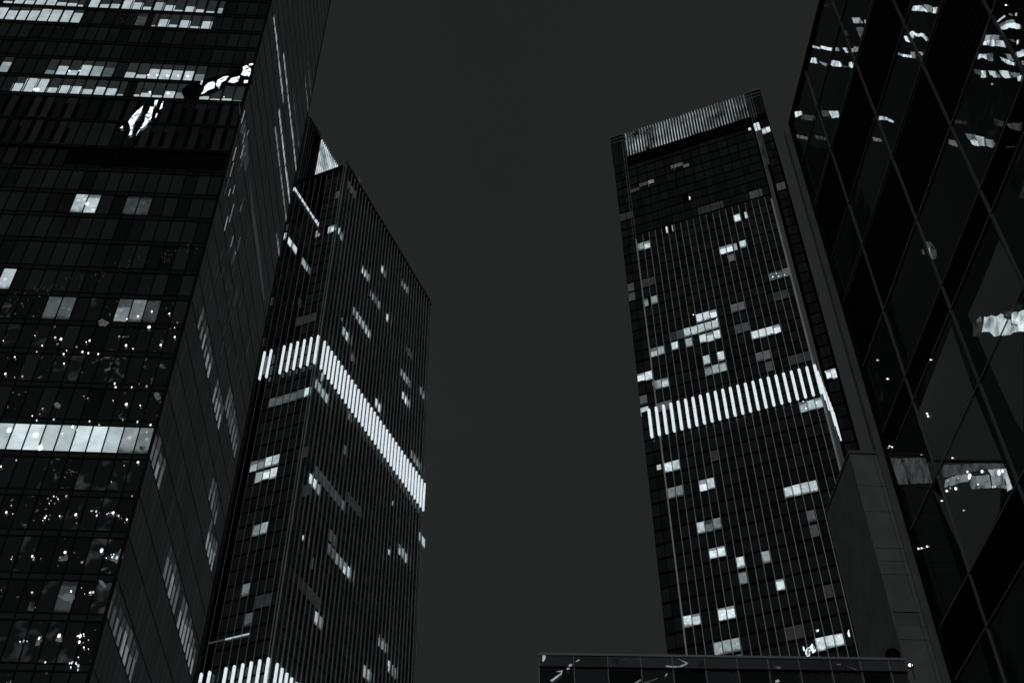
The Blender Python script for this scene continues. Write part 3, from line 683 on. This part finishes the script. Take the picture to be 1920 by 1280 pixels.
for i in range(1, 6):
    u = UD[i] + .5
    while u < UD[i + 1] - .3: lv.box(D1, u, u + .05, 65.3, 71.9, -.1, -.05); u += .42
lv.build('louvre_blades', mat('black_louvre', (.009, .009, .009), rough=.7, spec=.1), TD, stuff=True)
box('roof_edge', D1, .2, 52, ZT_D, ZT_D + .45, -.4, .12, M_VOID, TD)
DE = Face(D1.o, R(86.4))
box('edge_column', DE, -.5, .25, 0, ZT_D - .3, -.55, -.05, M_CONC2, TD)
box('edge_channel', D1, .28, .48, 0, ZT_D, -.3, .14, M_BLACK, TD)
# reflections painted on the panes as emissive plates and spots: wavy rooms, walls
def dz(px, lv, wob=.06, w=-.07): pxplate('lit_window_or_glow', D1, px, w, soft(lv * 1.25), TD, .02, wob=wob)
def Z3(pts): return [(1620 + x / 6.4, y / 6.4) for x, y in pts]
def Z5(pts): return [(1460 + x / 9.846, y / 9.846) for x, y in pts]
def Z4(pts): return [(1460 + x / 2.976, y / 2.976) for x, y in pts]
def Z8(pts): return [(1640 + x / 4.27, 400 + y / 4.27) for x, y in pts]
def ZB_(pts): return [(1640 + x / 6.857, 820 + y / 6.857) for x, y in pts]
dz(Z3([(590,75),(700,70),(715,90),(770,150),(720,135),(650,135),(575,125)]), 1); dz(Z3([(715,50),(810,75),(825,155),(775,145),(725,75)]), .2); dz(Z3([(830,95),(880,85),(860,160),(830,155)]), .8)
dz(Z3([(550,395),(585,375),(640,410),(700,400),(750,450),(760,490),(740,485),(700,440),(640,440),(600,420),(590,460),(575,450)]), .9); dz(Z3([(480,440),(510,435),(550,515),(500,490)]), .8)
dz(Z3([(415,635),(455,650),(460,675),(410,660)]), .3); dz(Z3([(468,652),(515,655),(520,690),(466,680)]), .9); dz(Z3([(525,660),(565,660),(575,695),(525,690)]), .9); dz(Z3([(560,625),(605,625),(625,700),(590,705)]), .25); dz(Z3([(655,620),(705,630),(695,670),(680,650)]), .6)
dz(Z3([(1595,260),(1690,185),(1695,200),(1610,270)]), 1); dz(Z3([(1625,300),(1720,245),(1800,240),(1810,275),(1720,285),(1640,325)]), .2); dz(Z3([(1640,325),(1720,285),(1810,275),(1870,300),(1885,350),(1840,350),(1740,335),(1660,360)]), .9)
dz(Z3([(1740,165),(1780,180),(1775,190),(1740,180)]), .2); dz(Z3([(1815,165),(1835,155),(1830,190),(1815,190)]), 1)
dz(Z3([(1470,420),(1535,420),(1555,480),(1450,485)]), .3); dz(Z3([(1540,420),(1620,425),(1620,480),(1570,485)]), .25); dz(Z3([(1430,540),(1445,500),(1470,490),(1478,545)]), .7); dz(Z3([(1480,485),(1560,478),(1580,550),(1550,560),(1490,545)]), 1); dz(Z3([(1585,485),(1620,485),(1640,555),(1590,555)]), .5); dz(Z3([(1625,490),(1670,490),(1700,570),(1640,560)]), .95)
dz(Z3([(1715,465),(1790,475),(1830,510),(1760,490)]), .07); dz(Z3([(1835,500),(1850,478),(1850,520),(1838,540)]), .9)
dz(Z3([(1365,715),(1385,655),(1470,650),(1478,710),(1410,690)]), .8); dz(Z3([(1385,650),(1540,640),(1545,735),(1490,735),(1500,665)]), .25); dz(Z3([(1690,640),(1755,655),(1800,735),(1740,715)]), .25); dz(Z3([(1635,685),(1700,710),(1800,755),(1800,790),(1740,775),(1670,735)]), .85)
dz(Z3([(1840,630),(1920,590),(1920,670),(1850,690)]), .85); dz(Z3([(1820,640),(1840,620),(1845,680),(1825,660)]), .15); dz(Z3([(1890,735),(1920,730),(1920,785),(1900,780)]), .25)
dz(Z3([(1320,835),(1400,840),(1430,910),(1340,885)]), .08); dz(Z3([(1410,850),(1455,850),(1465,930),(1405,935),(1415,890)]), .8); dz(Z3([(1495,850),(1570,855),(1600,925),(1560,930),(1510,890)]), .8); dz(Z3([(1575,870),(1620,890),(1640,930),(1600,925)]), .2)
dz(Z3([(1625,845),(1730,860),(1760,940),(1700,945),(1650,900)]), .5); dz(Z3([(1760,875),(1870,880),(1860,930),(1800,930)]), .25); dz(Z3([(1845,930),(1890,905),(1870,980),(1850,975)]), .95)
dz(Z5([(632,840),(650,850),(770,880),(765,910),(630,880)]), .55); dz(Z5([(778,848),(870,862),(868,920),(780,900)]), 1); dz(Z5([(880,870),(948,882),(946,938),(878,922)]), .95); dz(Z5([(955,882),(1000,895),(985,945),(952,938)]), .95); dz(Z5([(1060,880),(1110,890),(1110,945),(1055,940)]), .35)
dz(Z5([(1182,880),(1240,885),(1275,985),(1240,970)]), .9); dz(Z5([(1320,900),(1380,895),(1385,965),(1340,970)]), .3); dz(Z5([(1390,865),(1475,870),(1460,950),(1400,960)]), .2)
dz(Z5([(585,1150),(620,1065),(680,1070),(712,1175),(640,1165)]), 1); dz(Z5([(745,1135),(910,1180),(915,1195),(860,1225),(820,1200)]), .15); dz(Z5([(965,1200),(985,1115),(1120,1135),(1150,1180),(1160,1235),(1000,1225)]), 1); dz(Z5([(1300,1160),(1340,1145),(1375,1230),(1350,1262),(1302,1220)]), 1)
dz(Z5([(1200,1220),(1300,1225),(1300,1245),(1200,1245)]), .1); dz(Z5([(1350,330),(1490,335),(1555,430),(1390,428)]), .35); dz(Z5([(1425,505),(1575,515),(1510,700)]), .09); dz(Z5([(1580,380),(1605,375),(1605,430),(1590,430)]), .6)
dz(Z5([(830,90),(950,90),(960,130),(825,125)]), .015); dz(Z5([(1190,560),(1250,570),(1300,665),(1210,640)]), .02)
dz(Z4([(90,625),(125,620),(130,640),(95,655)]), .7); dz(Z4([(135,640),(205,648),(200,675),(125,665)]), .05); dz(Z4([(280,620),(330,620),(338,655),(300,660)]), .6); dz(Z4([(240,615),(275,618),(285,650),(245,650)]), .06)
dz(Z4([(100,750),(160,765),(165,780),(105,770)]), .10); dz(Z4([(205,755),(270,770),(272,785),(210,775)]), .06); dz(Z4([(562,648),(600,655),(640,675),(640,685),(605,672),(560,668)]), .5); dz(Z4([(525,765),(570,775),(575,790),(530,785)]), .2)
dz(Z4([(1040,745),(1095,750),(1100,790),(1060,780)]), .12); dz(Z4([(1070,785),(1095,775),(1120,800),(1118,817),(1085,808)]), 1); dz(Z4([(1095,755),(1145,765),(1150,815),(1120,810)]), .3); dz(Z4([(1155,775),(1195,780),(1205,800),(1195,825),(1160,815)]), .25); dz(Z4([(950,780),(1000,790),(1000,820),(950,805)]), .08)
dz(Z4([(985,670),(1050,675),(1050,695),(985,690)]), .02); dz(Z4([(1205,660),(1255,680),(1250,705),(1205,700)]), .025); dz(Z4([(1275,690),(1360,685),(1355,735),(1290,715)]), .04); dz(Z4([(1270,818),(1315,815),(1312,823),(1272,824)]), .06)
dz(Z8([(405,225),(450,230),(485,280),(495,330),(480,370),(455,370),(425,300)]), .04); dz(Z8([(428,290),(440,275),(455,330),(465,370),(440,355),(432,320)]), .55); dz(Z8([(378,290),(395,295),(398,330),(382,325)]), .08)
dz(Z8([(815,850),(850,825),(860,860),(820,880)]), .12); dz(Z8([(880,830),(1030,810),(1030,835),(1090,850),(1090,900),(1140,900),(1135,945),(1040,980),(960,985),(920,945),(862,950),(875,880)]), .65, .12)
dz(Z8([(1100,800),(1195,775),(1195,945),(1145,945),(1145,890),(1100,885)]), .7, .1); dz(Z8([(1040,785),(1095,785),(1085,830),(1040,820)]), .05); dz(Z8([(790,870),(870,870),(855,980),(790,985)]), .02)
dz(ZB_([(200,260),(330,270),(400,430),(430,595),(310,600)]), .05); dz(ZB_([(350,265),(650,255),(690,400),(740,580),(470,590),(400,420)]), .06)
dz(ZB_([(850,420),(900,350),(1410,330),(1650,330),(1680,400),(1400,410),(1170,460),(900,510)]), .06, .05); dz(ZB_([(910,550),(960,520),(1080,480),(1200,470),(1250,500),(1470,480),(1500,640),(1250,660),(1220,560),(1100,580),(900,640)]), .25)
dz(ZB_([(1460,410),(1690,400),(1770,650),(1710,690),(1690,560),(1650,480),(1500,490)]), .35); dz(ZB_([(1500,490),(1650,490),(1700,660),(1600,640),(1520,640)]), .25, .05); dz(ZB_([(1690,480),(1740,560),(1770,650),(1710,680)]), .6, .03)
for x, y, r in ((1220,500,.36),(1075,520,.14),(1195,440,.12),(1380,435,.16),(1600,450,.2),(1645,430,.14),(940,555,.1),(1040,655,.14),(970,650,.1),(925,685,.1),(1520,635,.08),(1550,630,.08),(1330,600,.05),(220,115,.06),(175,132,.06),(600,220,.05),(1000,262,.06),(862,812,.07),(1145,935,.06)):
    px, py = ZB_([(x, y)])[0]; lamp(D1, px, py, r * .8, TD, tall=1.0, w=-.05)  # point reflection painted as an emissive spot
for x, y in ((1722,1028),(1728,1027),(1738,1024),(1745,674),(1738,775),(1740,780),(1664,710),(1645,675),(1668,836),(1673,838),(1886,10),(1860,158)): lamp(D1, x, y, .05, TD, w=-.05)  # point reflections painted as emissive spots
for px in ([(1784,612),(1818,712),(1828,740),(1880,858),(1745,850),(1722,772),(1750,700)],[(1862,450),(1885,520),(1918,590),(1919,770),(1895,700),(1815,560),(1840,500)],[(1738,870),(1890,920),(1825,1060),(1800,1020),(1765,930)],[(1905,1120),(1919,1095),(1919,1279),(1905,1279),(1885,1200),(1888,1170)]):
    pass
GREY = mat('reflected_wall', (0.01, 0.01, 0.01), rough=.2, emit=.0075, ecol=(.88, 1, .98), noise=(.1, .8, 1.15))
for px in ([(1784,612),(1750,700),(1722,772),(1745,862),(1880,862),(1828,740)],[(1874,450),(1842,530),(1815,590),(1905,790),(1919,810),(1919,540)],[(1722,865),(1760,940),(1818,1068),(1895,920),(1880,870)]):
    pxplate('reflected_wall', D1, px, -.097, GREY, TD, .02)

# ================================================================== CONCRETE BLOCK beside the right tower
FO = at(1600, 870, 69.2)
F1 = Face(FO, R(86.4)); F2 = Face(FO, R(-3.6), -1)
TF = thing('concrete_building', 'plain grey panelled concrete block between the slim tower and the dark building on the right', 'building', F1.p(0, 0, 0))
ZF = F1.uv(1602, 850)[1]
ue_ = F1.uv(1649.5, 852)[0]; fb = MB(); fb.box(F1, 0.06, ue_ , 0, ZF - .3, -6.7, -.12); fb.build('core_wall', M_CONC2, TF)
js = [F1.uv(x, y)[1] for x, y in ((1640,852),(1655,911),(1667,959),(1690,1028),(1695,1052),(1700,1077),(1720,1147),(1725,1174),(1735,1199))]
um = F1.uv(1636.5, 852)[0]; ue = F1.uv(1649.5, 852)[0] 
rows = [ZF - .05] + js[1:] + [max(js[-1] - 3.2, 1), js[-1] - 6.4, js[-1] - 12, 0]
for i in range(len(rows) - 1):
    for (a, b) in ((.0, um), (um, ue)):
        dk = (i == 6 and a == 0)
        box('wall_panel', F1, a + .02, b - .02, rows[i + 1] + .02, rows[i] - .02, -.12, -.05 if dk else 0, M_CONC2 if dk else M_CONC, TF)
dep = 6.75
for (a, b) in ((0, .45 * dep), (.45 * dep, dep)):
    zz = ZF
    for k in range(3):
        box('wall_panel', F2, a + .02, b - .02, max(0, ZF - 16 * (k + 1)) + .02, ZF - 16 * k - .02, -.02, .08, M_CONC, TF)
box('coping', F1, -.1, ue + .1, ZF - .02, ZF + .22, -.4, .1, M_CONC2, TF)
box('coping', F2, 0, dep, ZF - .02, ZF + .22, -.4, .15, M_CONC2, TF)

# ================================================================== GLASS PARAPET BUILDING at the bottom
G1 = Face(at(1350, 1240, 52), R(87.6))
TG = thing('glass_parapet_building', 'low building whose long glazed parapet crosses the bottom of the view', 'building', G1.p(0, 0, 0))
gx = [(1010,1222),(1075,1224),(1138,1225),(1200,1227),(1259,1228),(1320,1230),(1380,1231),(1438,1233),(1496,1235),(1555,1236),(1611,1238),(1665,1239),(1697,1240)]
gu = [G1.uv(*p)[0] for p in gx]; zt = sum(G1.uv(*p)[1] for p in gx) / len(gx)
zr = (G1.uv(1100, 1249)[1] + G1.uv(1500, 1259)[1]) / 2
gb = MB(); gb.box(G1, gu[0] + .1, gu[-1] - .1, 0, zr - .2, -8, -.3); gb.build('core_wall', M_CORE, TG)
for i in range(len(gu) - 1):
    box('parapet_pane', G1, gu[i] + .02, gu[i + 1] - .02, zr + .03, zt - .08, -.06, 0, G_G, TG, jit=.006)
    for k in range(6): box('facade_pane', G1, gu[i] + .02, gu[i + 1] - .02, zr - 3.4 * (k + 1) + .05, zr - 3.4 * k - .03, -.2, -.12, G_A, TG, jit=.006)
for u in gu: box('glazing_bar', G1, u - .02, u + .02, zr - 20, zt, -.1, .05, M_FIND, TG)
box('handrail', G1, gu[0] - .05, gu[-1] + .05, zt - .06, zt + .06, -.1, .08, M_FIND, TG)
box('glazing_rail', G1, gu[0], gu[-1], zr - .03, zr + .03, -.1, .06, M_BLACK, TG)
def gz(pts, lv): pxplate('pane_reflection', G1, [(980 + x / 2.4, 1180 + y / 2.4) for x, y in pts], .01, soft(lv * .8), TG, .01, wob=.02)
gz([(88,135),(90,115),(103,112),(102,130),(92,145)], .6); gz([(197,178),(210,155),(222,152),(222,160),(208,178)], .5); gz([(238,142),(255,132),(256,138),(240,144)], .6); gz([(125,228),(175,190),(150,188),(180,182),(176,200),(132,232)], .5)
gz([(645,160),(700,165),(735,150),(700,130),(745,150),(720,165),(680,170),(645,166)], .4); gz([(640,205),(650,195),(652,200),(642,212)], .5); gz([(388,165),(430,130),(470,130),(440,160),(395,172)], .05); gz([(535,240),(610,215),(608,220),(560,240)], .08); gz([(500,240),(530,222),(532,228),(510,240)], .3)
gz([(1130,170),(1140,162),(1165,168),(1160,176),(1140,175)], .15); gz([(1135,230),(1150,222),(1158,232),(1140,237)], .7); gz([(1410,155),(1430,152),(1432,160)], .12); gz([(1450,158),(1500,178),(1505,182),(1460,163)], .15)
gz([(380,150),(400,130),(560,125),(590,130),(400,170)], .018); gz([(780,140),(830,140),(832,165),(785,165)], .02)

# dark dome and small lamp on that roof
dp = G1.p(G1.uv(1674, 1227)[0] * 1, 0, -1.5)
ud, zd = G1.uv(1674, 1228, -1.2)
dome = thing('dome_camera', 'round dark dome fixture standing on the glazed parapet in front of the concrete wall', 'camera', G1.p(ud, zd - .5, -1.2))
dm = ball_mesh('dome', M_BLACK, 20, 12); o = add_obj('dome', dm, dome); o.location = (0, 0, .5); o.scale = (.36, .36, .36)
br = MB(); br.bar((G1.p(ud, zd - .9, -1.2)), (G1.p(ud, zd - .3, -1.2)), .12, 10); br.bar(G1.p(ud - .34, zd - .34, -1.2), G1.p(ud + .3, zd - .34, -1.2), .04, 6)
br.build('bracket', M_BLACK, dome)
ul, zl_ = G1.uv(1707, 1246, -.6)
fl = thing('wall_lamp', 'small lit floodlight beside the right end of the glazed parapet', 'lamp', G1.p(ul, zl_, -.6))
o = add_obj('bulb', LAMP_GLINT_M, fl); o.scale = (.11, .05, .09)
o = add_obj('housing', unit(M_DARK), fl); o.location = (0.02, .12, 0.02); o.scale = (.3, .16, .24)
br = MB(); br.bar(G1.p(ul, zl_ - .8, -.5), G1.p(ul, zl_, -.5), .035, 6); br.build('stem', M_DARK, fl)
print('objects', len(bpy.data.objects))
